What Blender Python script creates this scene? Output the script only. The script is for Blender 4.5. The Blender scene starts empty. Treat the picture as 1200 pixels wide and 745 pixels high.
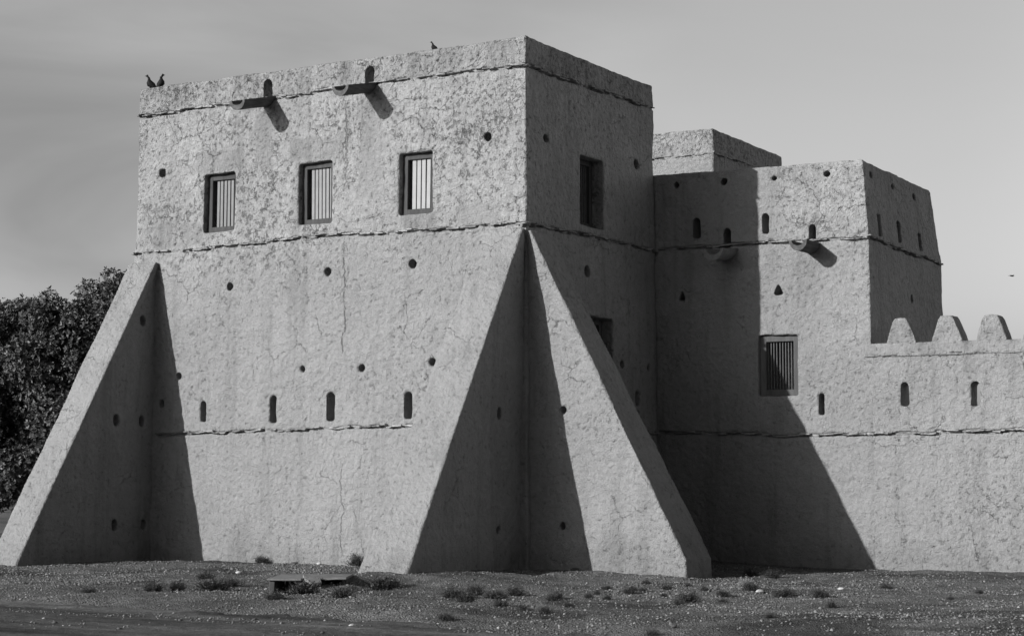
import bpy, bmesh, math, random
import numpy as np
from mathutils import Vector, Matrix

random.seed(7)
RNG = np.random.default_rng(11)
sc = bpy.context.scene
COL = sc.collection

# ------------------------------------------------------------------ noise
def _hash(ix, iy, iz, seed):
    h = (ix * 374761393 + iy * 668265263 + iz * 2147483647 + seed * 1274126177) & 0xFFFFFFFF
    h = ((h ^ (h >> 13)) * 1274126177) & 0xFFFFFFFF
    h = (h ^ (h >> 16)) & 0xFFFFFFFF
    return h.astype(np.float64) / 4294967295.0 * 2 - 1

def vnoise(p, seed=0):
    i = np.floor(p).astype(np.int64)
    f = p - i
    f = f * f * f * (f * (f * 6 - 15) + 10)
    r = 0
    for dx in (0, 1):
        wx = f[:, 0] if dx else 1 - f[:, 0]
        for dy in (0, 1):
            wy = f[:, 1] if dy else 1 - f[:, 1]
            for dz in (0, 1):
                wz = f[:, 2] if dz else 1 - f[:, 2]
                r = r + wx * wy * wz * _hash(i[:, 0] + dx, i[:, 1] + dy, i[:, 2] + dz, seed)
    return r

def fbm(p, scale, octaves=3, seed=0):
    r = np.zeros(len(p)); a = 1.0; s = scale
    for o in range(octaves):
        r += a * vnoise(p * s + 17.3 * o, seed + o)
        a *= 0.5; s *= 2.03
    return r

def sstep(a, b, x):
    t = np.clip((x - a) / (b - a), 0, 1)
    return t * t * (3 - 2 * t)

# ------------------------------------------------------------------ materials
class NT:
    def __init__(self, name):
        self.m = bpy.data.materials.new(name); self.m.use_nodes = True
        self.t = self.m.node_tree; self.t.nodes.clear()
        self.out = self.n('ShaderNodeOutputMaterial')
        self.b = self.n('ShaderNodeBsdfPrincipled')
        self.b.inputs['Roughness'].default_value = 0.95
        self.b.inputs['Specular IOR Level'].default_value = 0.15
        self.l(self.b.outputs[0], self.out.inputs[0])
    def n(self, typ, **kw):
        x = self.t.nodes.new(typ)
        for k, v in kw.items(): setattr(x, k, v)
        return x
    def l(self, a, b): self.t.links.new(a, b)
    def put(self, sock, v):
        if isinstance(v, (int, float)): sock.default_value = v
        elif isinstance(v, tuple): sock.default_value = v
        else: self.l(v, sock)
    def math(self, op, a, b=0.0, clamp=False):
        x = self.n('ShaderNodeMath', operation=op); x.use_clamp = clamp
        self.put(x.inputs[0], a); self.put(x.inputs[1], b)
        return x.outputs[0]
    def rng(self, v, a, b, c, d, smooth=True):
        x = self.n('ShaderNodeMapRange'); x.clamp = True
        if smooth: x.interpolation_type = 'SMOOTHSTEP'
        self.put(x.inputs['Value'], v)
        for k, val in zip(('From Min', 'From Max', 'To Min', 'To Max'), (a, b, c, d)):
            self.put(x.inputs[k], val)
        return x.outputs['Result']
    def coord(self, scale=(1, 1, 1)):
        tc = self.n('ShaderNodeTexCoord')
        mp = self.n('ShaderNodeMapping'); mp.inputs['Scale'].default_value = scale
        self.l(tc.outputs['Object'], mp.inputs['Vector'])
        return mp.outputs[0]
    def noise(self, vec, scale, detail=3.0, rough=0.55, dist=0.0):
        x = self.n('ShaderNodeTexNoise')
        self.l(vec, x.inputs['Vector'])
        x.inputs['Scale'].default_value = scale; x.inputs['Detail'].default_value = detail
        x.inputs['Roughness'].default_value = rough; x.inputs['Distortion'].default_value = dist
        return x.outputs['Fac'], x.outputs['Color']
    def vor(self, vec, scale, feature='F1'):
        x = self.n('ShaderNodeTexVoronoi', feature=feature)
        self.l(vec, x.inputs['Vector']); x.inputs['Scale'].default_value = scale
        return x.outputs['Distance']
    def attr(self, name):
        x = self.n('ShaderNodeAttribute', attribute_name=name); return x.outputs['Fac']
    def sep(self, vec):
        x = self.n('ShaderNodeSeparateXYZ'); self.l(vec, x.inputs[0]); return x.outputs
    def mixf(self, f, a, b):
        x = self.n('ShaderNodeMix', data_type='FLOAT')
        self.put(x.inputs[0], f); self.put(x.inputs[2], a); self.put(x.inputs[3], b)
        return x.outputs[0]
    def grey(self, v):
        x = self.n('ShaderNodeCombineColor')
        for i in range(3): self.put(x.inputs[i], v)
        self.l(x.outputs[0], self.b.inputs['Base Color'])
    def bump(self, h, strength, dist):
        x = self.n('ShaderNodeBump')
        x.inputs['Strength'].default_value = strength; x.inputs['Distance'].default_value = dist
        self.l(h, x.inputs['Height']); self.l(x.outputs[0], self.b.inputs['Normal'])

def mat_plaster(name, base, cracks=()):
    N = NT(name); v = N.coord(); rough = N.attr('rough'); stain = N.attr('stain')
    big, _ = N.noise(v, 0.45, 3, 0.6)
    mid, midc = N.noise(v, 4.5, 4, 0.6)
    fine, _ = N.noise(v, 11, 4, 0.62)
    grit, _ = N.noise(v, 60, 2, 0.6)
    # warped coordinate for crack cells
    wa = N.n('ShaderNodeVectorMath', operation='MULTIPLY_ADD')
    N.l(midc, wa.inputs[0]); wa.inputs[1].default_value = (0.35, 0.35, 0.35); N.l(v, wa.inputs[2])
    ce = N.vor(wa.outputs[0], 1.25, 'DISTANCE_TO_EDGE')
    cm, _ = N.noise(v, 0.9, 2, 0.5)
    crack = N.math('MULTIPLY', N.rng(ce, 0.0, N.mixf(rough, .011, .017), 1, 0), N.rng(cm, N.mixf(rough, .56, .44), N.mixf(rough, .66, .54), 0, N.rng(fine, .35, .6, 1.0, .45)))
    ce2 = N.vor(wa.outputs[0], 5.0, 'DISTANCE_TO_EDGE')
    cm2, _ = N.noise(v, 1.7, 2, 0.5)
    crack2 = N.math('MULTIPLY', N.rng(ce2, 0.0, 0.06, 1, 0), N.rng(cm2, 0.53, 0.66, 0, 0.8))
    crack2 = N.math('MULTIPLY', crack2, N.rng(rough, 0, 1, 0.12, 1, False))
    f2, f2c = N.noise(v, 24, 3, 0.6, .8)
    wb = N.n('ShaderNodeVectorMath', operation='MULTIPLY_ADD')
    N.l(f2c, wb.inputs[0]); wb.inputs[1].default_value = (.09, .09, .09); N.l(v, wb.inputs[2])
    speck = N.rng(f2, N.mixf(rough, .29, .33), N.mixf(rough, .36, .40), 1, 0)
    # flake pits: sharp-edged dark lips where the coat has come away
    dens = N.rng(big, .35, .65, -.035, .035, False)
    fd = N.math('ADD', fine, dens)
    pit = N.rng(fd, N.mixf(rough, 0.30, 0.37), N.mixf(rough, 0.37, 0.415), 1, 0)
    cr = N.math('MAXIMUM', crack, crack2)
    X, Y, Z = N.sep(v)[0], N.sep(v)[1], N.sep(v)[2]
    for (x0, za, zb, wd) in cracks:
        wob = N.n('ShaderNodeTexNoise'); wob.noise_dimensions = '1D'
        wob.inputs['Scale'].default_value = 1.6; wob.inputs['Detail'].default_value = 7; wob.inputs['Roughness'].default_value = .62
        N.l(N.math('ADD', Z, x0), wob.inputs['W'])
        dx = N.math('SUBTRACT', X, N.math('MULTIPLY_ADD', wob.outputs['Fac'], 0.34))
        N.t.nodes[-1].inputs[2].default_value = x0 - 0.17
        d = N.math('ABSOLUTE', dx)
        line = N.rng(d, wd * 0.5, wd, 1, 0)
        line = N.math('MULTIPLY', line, N.math('MULTIPLY', N.rng(Z, za, za + .1, 0, 1), N.rng(Z, zb - .1, zb, 1, 0)))
        line = N.math('MULTIPLY', line, N.rng(Y, 0.25, 0.3, 1, 0))
        line = N.math('MULTIPLY', line, N.rng(fine, 0.40, 0.52, 0.0, 1))
        cr = N.math('MAXIMUM', cr, line)
    sv = N.coord((3.2, 3.2, 0.22))
    st, _ = N.noise(sv, 1.0, 4, 0.6)
    streak = N.rng(st, 0.48, 0.75, 1, 0.8)
    c = N.math('MULTIPLY', N.math('MULTIPLY', base, N.mixf(rough, 1.0, 1.16)), N.rng(big, 0.25, 0.75, 0.90, 1.10, False))
    c = N.math('MULTIPLY', c, N.rng(mid, 0.25, 0.75, N.mixf(rough, .95, .84), N.mixf(rough, 1.05, 1.16), False))
    c = N.math('MULTIPLY', c, N.rng(fine, 0.25, 0.75, N.mixf(rough, .92, .84), N.mixf(rough, 1.08, 1.16), False))
    c = N.math('MULTIPLY', c, N.rng(grit, 0.25, 0.75, 0.88, 1.12, False))
    c = N.math('MULTIPLY', c, streak)
    c = N.math('MULTIPLY', c, N.math('SUBTRACT', 1.0, N.math('MULTIPLY', pit, N.mixf(rough, .16, .30))))
    c = N.math('MULTIPLY', c, N.math('SUBTRACT', 1.0, N.math('MULTIPLY', speck, N.mixf(rough, .36, .48))))
    c = N.math('MULTIPLY', c, N.math('SUBTRACT', 1.0, N.math('MULTIPLY', cr, 0.45)))
    c = N.math('MULTIPLY', c, N.math('SUBTRACT', 1.0, N.math('MULTIPLY', stain, N.rng(st, .3, .7, .5, 1.0))))
    N.grey(c)
    lump = N.rng(N.vor(wb.outputs[0], 8.5), .05, .75, 1, 0, False)
    h = N.math('MULTIPLY', mid, N.mixf(rough, .7, 1.2))
    h = N.math('ADD', h, N.math('MULTIPLY', lump, N.mixf(rough, .28, .34)))
    h = N.math('ADD', h, N.math('MULTIPLY', fine, N.mixf(rough, .95, 1.0)))
    h = N.math('ADD', h, N.math('MULTIPLY', f2, .42))
    h = N.math('ADD', h, N.math('MULTIPLY', grit, 0.16))
    h = N.math('SUBTRACT', h, N.math('MULTIPLY', pit, N.mixf(rough, .2, .35)))
    h = N.math('SUBTRACT', h, N.math('MULTIPLY', cr, 0.5))
    N.bump(h, 1.0, 0.055)
    return N.m

def mat_simple(name, base, var=0.3, scale=20, stretch=(1, 1, 1), bump=0.4, dist=0.01, rough=0.9):
    N = NT(name); v = N.coord(stretch)
    a, _ = N.noise(v, scale, 4, 0.6); b, _ = N.noise(v, scale * 0.2, 3, 0.6)
    c = N.math('MULTIPLY', base, N.rng(a, .25, .75, 1 - var, 1 + var, False))
    c = N.math('MULTIPLY', c, N.rng(b, .3, .7, 1 - var * .6, 1 + var * .6, False))
    N.grey(c); N.bump(a, bump, dist); N.b.inputs['Roughness'].default_value = rough
    return N.m

def mat_ground(name):
    N = NT(name); v = N.coord(); dark = N.attr('dark')
    big, _ = N.noise(v, 0.5, 4, 0.6); mid, _ = N.noise(v, 3.5, 4, 0.65)
    fine, _ = N.noise(v, 22, 3, 0.7); sp = N.vor(v, 38)
    c = N.math('MULTIPLY', 0.132, N.rng(big, .32, .68, .55, 1.4, False))
    c = N.math('MULTIPLY', c, N.rng(mid, .3, .7, .7, 1.3, False))
    c = N.math('MULTIPLY', c, N.rng(fine, .3, .7, .5, 1.5, False))
    c = N.math('MULTIPLY', c, N.rng(sp, .1, .6, 1.3, .75, False))
    c = N.math('MULTIPLY', c, N.math('SUBTRACT', 1.0, N.math('MULTIPLY', dark, 0.50)))
    N.grey(c)
    h = N.math('ADD', N.math('MULTIPLY', fine, .8), N.math('SUBTRACT', N.math('MULTIPLY', mid, 1.0), sp))
    N.bump(h, 0.9, 0.04)
    return N.m

def mat_track(name):
    N = NT(name); v = N.coord((0.10, 0.9, 1)); w = N.coord()
    a, _ = N.noise(v, 1.6, 4, 0.6); b, _ = N.noise(w, 9, 4, 0.65); c0, _ = N.noise(w, 45, 2, 0.6)
    g0, _ = N.noise(w, 2.6, 4, 0.65); fd = N.rng(N.math('ADD', N.attr('fade'), N.math('SUBTRACT', g0, .5)), .15, .75, 0, 1)
    c = N.math('MULTIPLY', N.mixf(fd, .066, .043), N.rng(a, .34, .66, .40, 2.1, False))
    c = N.math('MULTIPLY', c, N.rng(b, .3, .7, .6, 1.45, False))
    c = N.math('MULTIPLY', c, N.rng(c0, .3, .7, .55, 1.5, False))
    N.grey(c); N.bump(N.math('ADD', b, N.math('MULTIPLY', c0, .5)), .7, .03)
    return N.m

def mat_attr(name, attr, lo, hi, rough=0.9):
    N = NT(name); N.grey(N.rng(N.attr(attr), 0, 1, lo, hi, False)); N.b.inputs['Roughness'].default_value = rough
    return N.m

def mat_leaf(name, lo, hi, transl=0.15):
    N = NT(name); N.grey(N.rng(N.attr('tone'), 0, 1, lo, hi, False))
    N.b.inputs['Roughness'].default_value = 0.55; N.b.inputs['Specular IOR Level'].default_value = 0.4
    return N.m

BASE = 0.222
M = {}
M['plaster'] = mat_plaster('mud_plaster', BASE, cracks=[(-4.55, 4.1, 6.4, .020), (-6.9, .2, 2.0, .012), (-5.75, 7.9, 9.2, .014), (-4.15, 7.9, 8.7, .014), (-1.9, 7.4, 8.9, .014)])
M['plaster_plain'] = mat_plaster('mud_plaster_plain', BASE)
M['ledge'] = mat_simple('ledge_stone', 0.20, .6, 5, bump=.6, dist=.02)
M['wood'] = mat_simple('grey_weathered_wood', 0.10, .35, 14, (1, 1, .12), .5, .006)
M['frame'] = mat_simple('window_frame_wood', 0.058, .25, 14, (1, 1, .15), .4, .005)
M['frame_pale'] = mat_simple('bleached_frame_wood', 0.085, .25, 14, (1, 1, .15), .4, .005)
M['spout'] = mat_simple('spout_wood', 0.085, .4, 16, (1, .15, 1), .6, .01)
M['bars_dim'] = mat_simple('dull_painted_bars', 0.165, .12, 6, bump=.1, rough=.6)
M['bars_pale'] = mat_simple('pale_painted_bars', 0.27, .08, 6, bump=.1, rough=.6)
M['bars_mid'] = mat_simple('grey_painted_bars', 0.20, .12, 6, bump=.1, rough=.6)
M['bars_dark'] = mat_simple('iron_bars', 0.09, .2, 10, bump=.1, rough=.6)
M['ground'] = mat_ground('gravel_ground')
M['track'] = mat_track('dirt_track')
M['pebble'] = mat_attr('pebbles', 'tone', 0.05, 0.31)
M['stone'] = mat_simple('loose_stone', 0.38, .25, 12, bump=.4)
M['darkstone_pitshade'] = mat_simple('dark_stone_pit_shade', 0.07, .3, 12, bump=.4)  # real dark stones; on the slab's pit walls the dark tone is painted shade
M['concrete'] = mat_simple('old_concrete', 0.15, .3, 8, bump=.5, dist=.01)
M['plank'] = mat_simple('old_plank', 0.035, .3, 14, (.15, 1, 1))
M['shrub'] = mat_leaf('dry_shrub', 0.010, 0.042)
M['shrub_pale'] = mat_leaf('pale_dry_shrub', 0.10, 0.26)
M['leaf'] = mat_leaf('tree_leaf', 0.02, 0.072)
M['bark'] = mat_simple('bark', 0.07, .35, 10, (1, 1, .3), .8, .03)
M['bird'] = mat_simple('dark_feathers', 0.010, .25, 30, bump=.1, rough=.7)

# ------------------------------------------------------------------ scene-tree helpers
def tag(o, label=None, cat=None, group=None, kind=None):
    if label: o['label'] = label
    if cat: o['category'] = cat
    if group: o['group'] = group
    if kind: o['kind'] = kind
    return o

def empty(name, loc, label, cat, group=None, rz=0.0):
    o = bpy.data.objects.new(name, None); COL.objects.link(o)
    o.location = loc; o.rotation_euler = (0, 0, rz); o.empty_display_size = .3
    return tag(o, label, cat, group)

def link(name, me, mat, parent=None, label=None):
    o = bpy.data.objects.new(name, me); COL.objects.link(o)
    if mat: me.materials.clear(); me.materials.append(mat)
    if parent is not None: o.parent = parent
    if label: o['label'] = label
    return o

def bm_mesh(bm, name='m', smooth=False):
    bmesh.ops.recalc_face_normals(bm, faces=bm.faces)
    me = bpy.data.meshes.new(name); bm.to_mesh(me); bm.free()
    if smooth: me.shade_smooth()
    return me

def np_mesh(name, V, F, smooth=False, attrs=None):
    """V (n,3), F (m,k) all faces of the same size."""
    me = bpy.data.meshes.new(name)
    V = np.ascontiguousarray(V, dtype=np.float32); F = np.ascontiguousarray(F, dtype=np.int32)
    k = F.shape[1]
    me.vertices.add(len(V)); me.vertices.foreach_set('co', V.ravel())
    me.loops.add(F.size); me.loops.foreach_set('vertex_index', F.ravel())
    me.polygons.add(len(F))
    me.polygons.foreach_set('loop_start', np.arange(0, F.size, k, dtype=np.int32))
    me.update(calc_edges=True)
    for a, val in (attrs or {}).items():
        at = me.attributes.new(a, 'FLOAT', 'POINT'); at.data.foreach_set('value', np.asarray(val, dtype=np.float32))
    if smooth: me.shade_smooth()
    return me

def co_of(me):
    a = np.empty(len(me.vertices) * 3, dtype=np.float32); me.vertices.foreach_get('co', a); return a.reshape(-1, 3).astype(np.float64)

def no_of(me):
    a = np.empty(len(me.vertices) * 3, dtype=np.float32); me.vertex_normals.foreach_get('vector', a); return a.reshape(-1, 3).astype(np.float64)

def box(bm, a, b, mat=None):
    vs = [bm.verts.new(Vector(((a, b)[i][0], (a, b)[j][1], (a, b)[k][2]))) for i in (0, 1) for j in (0, 1) for k in (0, 1)]
    if mat is not None:
        for v in vs: v.co = mat @ v.co
    for f in ((0, 1, 3, 2), (4, 6, 7, 5), (0, 4, 5, 1), (2, 3, 7, 6), (0, 2, 6, 4), (1, 5, 7, 3)):
        bm.faces.new([vs[i] for i in f])
    return vs

def hexa(bm, lo, hi):
    """lo, hi: four corners each, same winding."""
    a = [bm.verts.new(p) for p in lo]; b = [bm.verts.new(p) for p in hi]
    bm.faces.new(a[::-1]); bm.faces.new(b)
    for i in range(4):
        j = (i + 1) % 4; bm.faces.new((a[i], a[j], b[j], b[i]))

def prism(bm, prof, M0, d0, d1):
    """profile (u, v) extruded along local w from d0 to d1; M0 maps (u, v, w) to world."""
    a = [bm.verts.new(M0 @ Vector((u, v, d0))) for u, v in prof]
    b = [bm.verts.new(M0 @ Vector((u, v, d1))) for u, v in prof]
    n = len(prof)
    bm.faces.new(a[::-1]); bm.faces.new(b)
    for i in range(n):
        j = (i + 1) % n; bm.faces.new((a[i], a[j], b[j], b[i]))

def frame_mat(o, u, w):
    """columns: u along the wall, v up, w outward."""
    u = Vector(u); w = Vector(w); v = Vector((0, 0, 1))
    m = Matrix(((u.x, v.x, w.x, o[0]), (u.y, v.y, w.y, o[1]), (u.z, v.z, w.z, o[2]), (0, 0, 0, 1)))
    return m

def p_rect(x, z, w, h): return [(x - w / 2, z - h / 2), (x + w / 2, z - h / 2), (x + w / 2, z + h / 2), (x - w / 2, z + h / 2)]
def p_arch(x, z, w, h):
    r = w / 2; pts = [(x - r, z - h / 2), (x + r, z - h / 2)]
    for k in range(7):
        a = math.pi * k / 6; pts.append((x + r * math.cos(a), z + h / 2 - r + r * math.sin(a)))
    return pts
def p_round(x, z, w, h):
    ph = random.random(); return [(x + w / 2 * random.uniform(.88, 1.1) * math.cos(2 * math.pi * (k + ph) / 9), z + h / 2 * random.uniform(.88, 1.1) * math.sin(2 * math.pi * (k + ph) / 9)) for k in range(9)]
def p_tri(x, z, w, h): return [(x - w / 2, z - h / 2), (x + w / 2, z - h / 2), (x, z + h / 2)]

def wob(a, t):
    ph = (a[0] * 3.1 + a[1] * 1.7 + a[2] * 2.3) % 9
    return .018 * math.sin(.9 * t + ph) + .010 * math.sin(3.7 * t + ph * 2) + .010 * math.sin(8.3 * t + ph * 3)

def groove(bm, a, b, n, depth=.07, lo=-.046, hi=.020, out=.2):
    """the joint the stones sit in: a thin slot swept along the course."""
    a = Vector(a); b = Vector(b); n = Vector(n).normalized(); L = (b - a).length; u = (b - a) / L
    S = max(3, int(L / .14)); prev = None
    for s in range(S + 1):
        t = -.02 + (L + .04) * s / S; z = wob(a, t); p = a + u * t + Vector((0, 0, z))
        ring = [bm.verts.new(p + n * o + Vector((0, 0, zz))) for o, zz in ((-depth, lo), (out, lo), (out, hi), (-depth, hi))]
        if prev:
            for k in range(4): bm.faces.new((prev[k], prev[(k + 1) % 4], ring[(k + 1) % 4], ring[k]))
        else: bm.faces.new(ring[::-1])
        prev = ring
    bm.faces.new(prev)

def carve(bm_solid, cutters, voxel, root, disp=(0.016, 0.006), rough_fn=None, stain_fn=None, seed=0, mat=None, name='wall', parent=None):
    """solid minus cutter prisms -> even skin -> hand-worked waviness; returns a linked mesh object."""
    me = bm_mesh(bm_solid, 'solid'); ob = bpy.data.objects.new('solid_tmp', me); COL.objects.link(ob)
    tmp = []
    if cutters:
        bc = bmesh.new()
        for c in cutters:
            if c[0] == 'groove': groove(bc, *c[1:])
            else: prism(bc, *c)
        mc = bm_mesh(bc, 'cut'); oc = bpy.data.objects.new('cut_tmp', mc); COL.objects.link(oc); tmp.append((oc, mc))
        md = ob.modifiers.new('b', 'BOOLEAN'); md.operation = 'DIFFERENCE'; md.object = oc; md.solver = 'EXACT'; md.use_self = True
    rm = ob.modifiers.new('r', 'REMESH'); rm.mode = 'VOXEL'; rm.voxel_size = voxel; rm.adaptivity = 0
    dg = bpy.context.evaluated_depsgraph_get(); dg.update()
    new = bpy.data.meshes.new_from_object(ob.evaluated_get(dg), depsgraph=dg)
    bpy.data.objects.remove(ob); bpy.data.meshes.remove(me)
    for oc, mc in tmp: bpy.data.objects.remove(oc); bpy.data.meshes.remove(mc)
    V = co_of(new); Nn = no_of(new)
    d = disp[0] * fbm(V, 1.3, 3, seed) + disp[1] * fbm(V, 7.0, 2, seed + 9)
    V2 = V + Nn * d[:, None]
    R = rough_fn(V) if rough_fn else np.zeros(len(V))
    S = stain_fn(V) if stain_fn else np.zeros(len(V))
    V2 = V2 - np.array(root)
    new.vertices.foreach_set('co', V2.astype(np.float32).ravel())
    for a, val in (('rough', R), ('stain', S)):
        at = new.attributes.new(a, 'FLOAT', 'POINT'); at.data.foreach_set('value', val.astype(np.float32))
    new.shade_smooth(); new.update()
    return link(name, new, mat, parent)

def ledge(lines, root, parent, seed, big=1.0, name='string_course', wall=1, mat='ledge'):
    """ragged course of thin stones set in the plaster; lines: (start, end, outward)."""
    rnd = random.Random(seed); bm = bmesh.new()
    for a, b, n in lines:
        a = Vector(a); b = Vector(b); n = Vector(n).normalized(); L = (b - a).length; u = (b - a) / L
        t = -0.03; groove(bm, a, b, n, .10, -.03, .03, -.05)
        while t < L + 0.02:
            l = rnd.uniform(.06, .26); 
            if t + l > L + .04: l = L + .04 - t
            if l < .03: break
            if rnd.random() < .86:
                wz = wob(a, t + l / 2)
                z = wz + rnd.uniform(-.018, .020); h = rnd.uniform(.016, .032) * big; p = rnd.uniform(.02, .075) * big
                c = a + u * (t + l / 2) + Vector((0, 0, z))
                tilt = rnd.uniform(-.05, .05)
                M0 = Matrix.Translation(c) @ Matrix((
                    (u.x, n.x, 0, 0), (u.y, n.y, 0, 0), (0, 0, 1, 0), (0, 0, 0, 1))) @ Matrix.Rotation(tilt, 4, 'Y')
                vs = box(bm, (-l / 2 + .002, -.06, -h / 2), (l / 2 - .002, p, h / 2), M0)
                dv = np.array([tuple(c)]); dd = (.016 * fbm(dv, 1.3, 3, wall) + .006 * fbm(dv, 7.0, 2, wall + 9))[0]
                for v in vs: v.co += n * float(dd) + Vector((rnd.uniform(-.012, .012), rnd.uniform(-.012, .012), rnd.uniform(-.008, .008)))
            t += l + rnd.uniform(-.01, .012)
    me = bm_mesh(bm); ob = bpy.data.objects.new('t', me); COL.objects.link(ob)
    rm = ob.modifiers.new('r', 'REMESH'); rm.mode = 'VOXEL'; rm.voxel_size = .011; rm.adaptivity = 0
    dg = bpy.context.evaluated_depsgraph_get(); dg.update()
    new = bpy.data.meshes.new_from_object(ob.evaluated_get(dg), depsgraph=dg)
    bpy.data.objects.remove(ob); bpy.data.meshes.remove(me)
    V = co_of(new); V = V + no_of(new) * (.008 * fbm(V, 18, 2, seed))[:, None]
    V -= np.array(root)
    new.vertices.foreach_set('co', V.astype(np.float32).ravel()); new.shade_smooth(); new.update()
    return link(name, new, M[mat], parent)

def window(parent, root, M0, x, z, w, h, recess, border, barw, pitch, barmat, bar_in, gap=0.0, label=None, wonk=0.0, frame='frame'):
    """M0: wall frame (w outward). Frame set back in the opening; bars a little behind it, dark board shutter behind them."""
    T = Matrix.Translation(-Vector(root)) @ M0 @ Matrix.Rotation(wonk, 4, 'Z') if wonk == 0 else Matrix.Translation(-Vector(root)) @ M0 @ Matrix.Translation((x, z, 0)) @ Matrix.Rotation(wonk, 4, 'Z') @ Matrix.Translation((-x, -z, 0))
    bm = bmesh.new(); r0, r1 = -recess - .08, -recess
    W, H = w * .97 + .03, h * .98 + .03
    j = lambda: random.uniform(-.008, .008)
    for (a, b) in (((x - W / 2, z - H / 2), (x - W / 2 + border + j(), z + H / 2)), ((x + W / 2 - border + j(), z - H / 2), (x + W / 2, z + H / 2))):
        box(bm, (a[0], a[1], r0), (b[0], b[1], r1), T)
    for (a, b) in (((x - W / 2 + border - .01, z - H / 2), (x + W / 2 - border + .01, z - H / 2 + border + j())), ((x - W / 2 + border - .01, z + H / 2 - border + j()), (x + W / 2 - border + .01, z + H / 2))):
        box(bm, (a[0], a[1], r0 + .004), (b[0], b[1], r1 - .004), T)
    bmesh.ops.bevel(bm, geom=list(bm.edges), offset=.006, segments=1, affect='EDGES')
    fr = link('window', bm_mesh(bm), M[frame], parent, label)
    bb = bmesh.new(); xx = x - W / 2 + border + pitch * .3 + gap; i = 0
    while xx < x + W / 2 - border - pitch * .15:
        lean = random.uniform(-.004, .004)
        vs = box(bb, (xx - barw / 2, z - H / 2 + border * .6, r1 - bar_in - .02), (xx + barw / 2, z + H / 2 - border * .6, r1 - bar_in))
        for k, v in enumerate(vs):
            if v.co.y > z: v.co.x += lean
            v.co = T @ v.co
        xx += pitch * random.uniform(.96, 1.04); i += 1
    bmesh.ops.bevel(bb, geom=list(bb.edges), offset=min(.006, barw * .25), segments=1, affect='EDGES')
    link('window_bars', bm_mesh(bb), barmat, fr)
    return fr

def spout(parent, root, wall_pt, n, length, width, height, drop, seed, lumpy=0.0, mat='spout'):
    """half-log trough: U section with a shallow channel, tilted down and out."""
    rnd = random.Random(seed); n = Vector(n).normalized(); u = Vector((-n.y, n.x, 0))
    prof = []
    K = 12
    for k in range(K + 1):
        a = math.pi + math.pi * k / K; prof.append((width / 2 * math.cos(a), height * math.sin(a)))
    for k in range(9):
        a = -math.pi * k / 8; prof.append((width * .36 * math.cos(a), height * .52 * math.sin(a)))
    bm = bmesh.new(); rings = []
    S = 9
    for s in range(S + 1):
        t = -0.28 + (length + .28) * s / S
        ring = []
        for (a, b) in prof:
            j = 1 + rnd.uniform(-.02, .02) + lumpy * .12 * math.sin(3 * t + a * 6)
            P = Vector(wall_pt) + n * t + u * (a * j) + Vector((0, 0, b * j - drop * (t + .28) / (length + .28))) - Vector(root)
            ring.append(bm.verts.new(P))
        rings.append(ring)
    m = len(prof)
    for s in range(S):
        for k in range(m):
            q = (k + 1) % m; bm.faces.new((rings[s][k], rings[s][q], rings[s + 1][q], rings[s + 1][k]))
    for ring in (rings[0], rings[-1]):
        o, i = ring[:K + 1], ring[K + 1:][::-1]
        o = o; # outer runs left->right below, inner left->right
        full = o; inn = i
        # strip between outer and inner arcs
        oi = [full[round(q * K / 8)] for q in range(9)]
        for q in range(8):
            a0 = round(q * K / 8); a1 = round((q + 1) * K / 8)
            fv = [full[x] for x in range(a0, a1 + 1)] + [inn[q + 1], inn[q]]
            try: bm.faces.new(fv)
            except ValueError: pass
    o = link('water_spout', bm_mesh(bm), M[mat], parent)
    return o

# ------------------------------------------------------------------ main tower
H1, L1, D1, B1 = 10.0, 9.776, 5.457, 0.0085
r1 = (-L1 / 2, D1 / 2, 0)
t1 = empty('fort_tower', r1, 'tall plastered front tower with sloping buttresses, three barred windows and two wooden spouts', 'tower')

def t1c(x, y, z):           # corner of the battered prism
    i = B1 * z
    return (x + (i if x < -1 else -i), y + (i if y < 1 else -i * .3), z)
bm = bmesh.new()
hexa(bm, [t1c(-L1, 0, -.4), t1c(0, 0, -.4), t1c(0, D1, -.4), t1c(-L1, D1, -.4)], [t1c(-L1, 0, H1), t1c(0, 0, H1), t1c(0, D1, H1), t1c(-L1, D1, H1)])

MF = frame_mat((0, 0, 0), (1, 0, 0), (0, -1, 0))            # front wall frame (x, z, outward)
MR = frame_mat((0, 0, 0), (0, 1, 0), (1, 0, 0))             # right wall frame (y, z, outward)
F_hole = [(-9.02, 8.13, 0.17, 0.17), (-0.92, 8.15, 0.19, 0.20), (-7.13, 5.61, 0.16, 0.18), (-4.63, 5.78, 0.19, 0.22), (-2.61, 5.82, 0.18, 0.18), (-8.45, 3.81, 0.15, 0.15), (-5.23, 3.86, 0.16, 0.17), (-3.79, 3.83, 0.17, 0.17), (-2.13, 3.90, 0.18, 0.19), (-8.90, 3.24, 0.12, 0.16)]
F_slot = [(-7.77, 3.05, 0.15, 0.44), (-5.95, 3.07, 0.17, 0.57), (-4.53, 3.10, 0.18, 0.56), (-2.68, 3.09, 0.18, 0.53), (-6.22, 9.64, 0.20, 0.40), (-3.67, 9.62, 0.22, 0.40)]
F_win = [(-7.45, 7.39, 0.82, 1.22), (-4.98, 7.39, 0.83, 1.26), (-2.55, 7.40, 0.79, 1.22)]
R_hole = [(0.84, 8.15, 0.23, 0.18), (4.64, 8.20, 0.24, 0.22), (2.46, 5.75, 0.25, 0.22), (3.91, 3.99, 0.19, 0.14), (5.06, 3.97, 0.20, 0.16), (4.57, 3.02, 0.15, 0.12)]
R_slot = [(4.57, 3.32, 0.19, 0.30)]
R_win = [(2.66, 7.36, 1.00, 1.40), (2.97, 4.36, 1.08, 1.04)]
def fr1(x, z): return (x, B1 * z, z)
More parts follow.
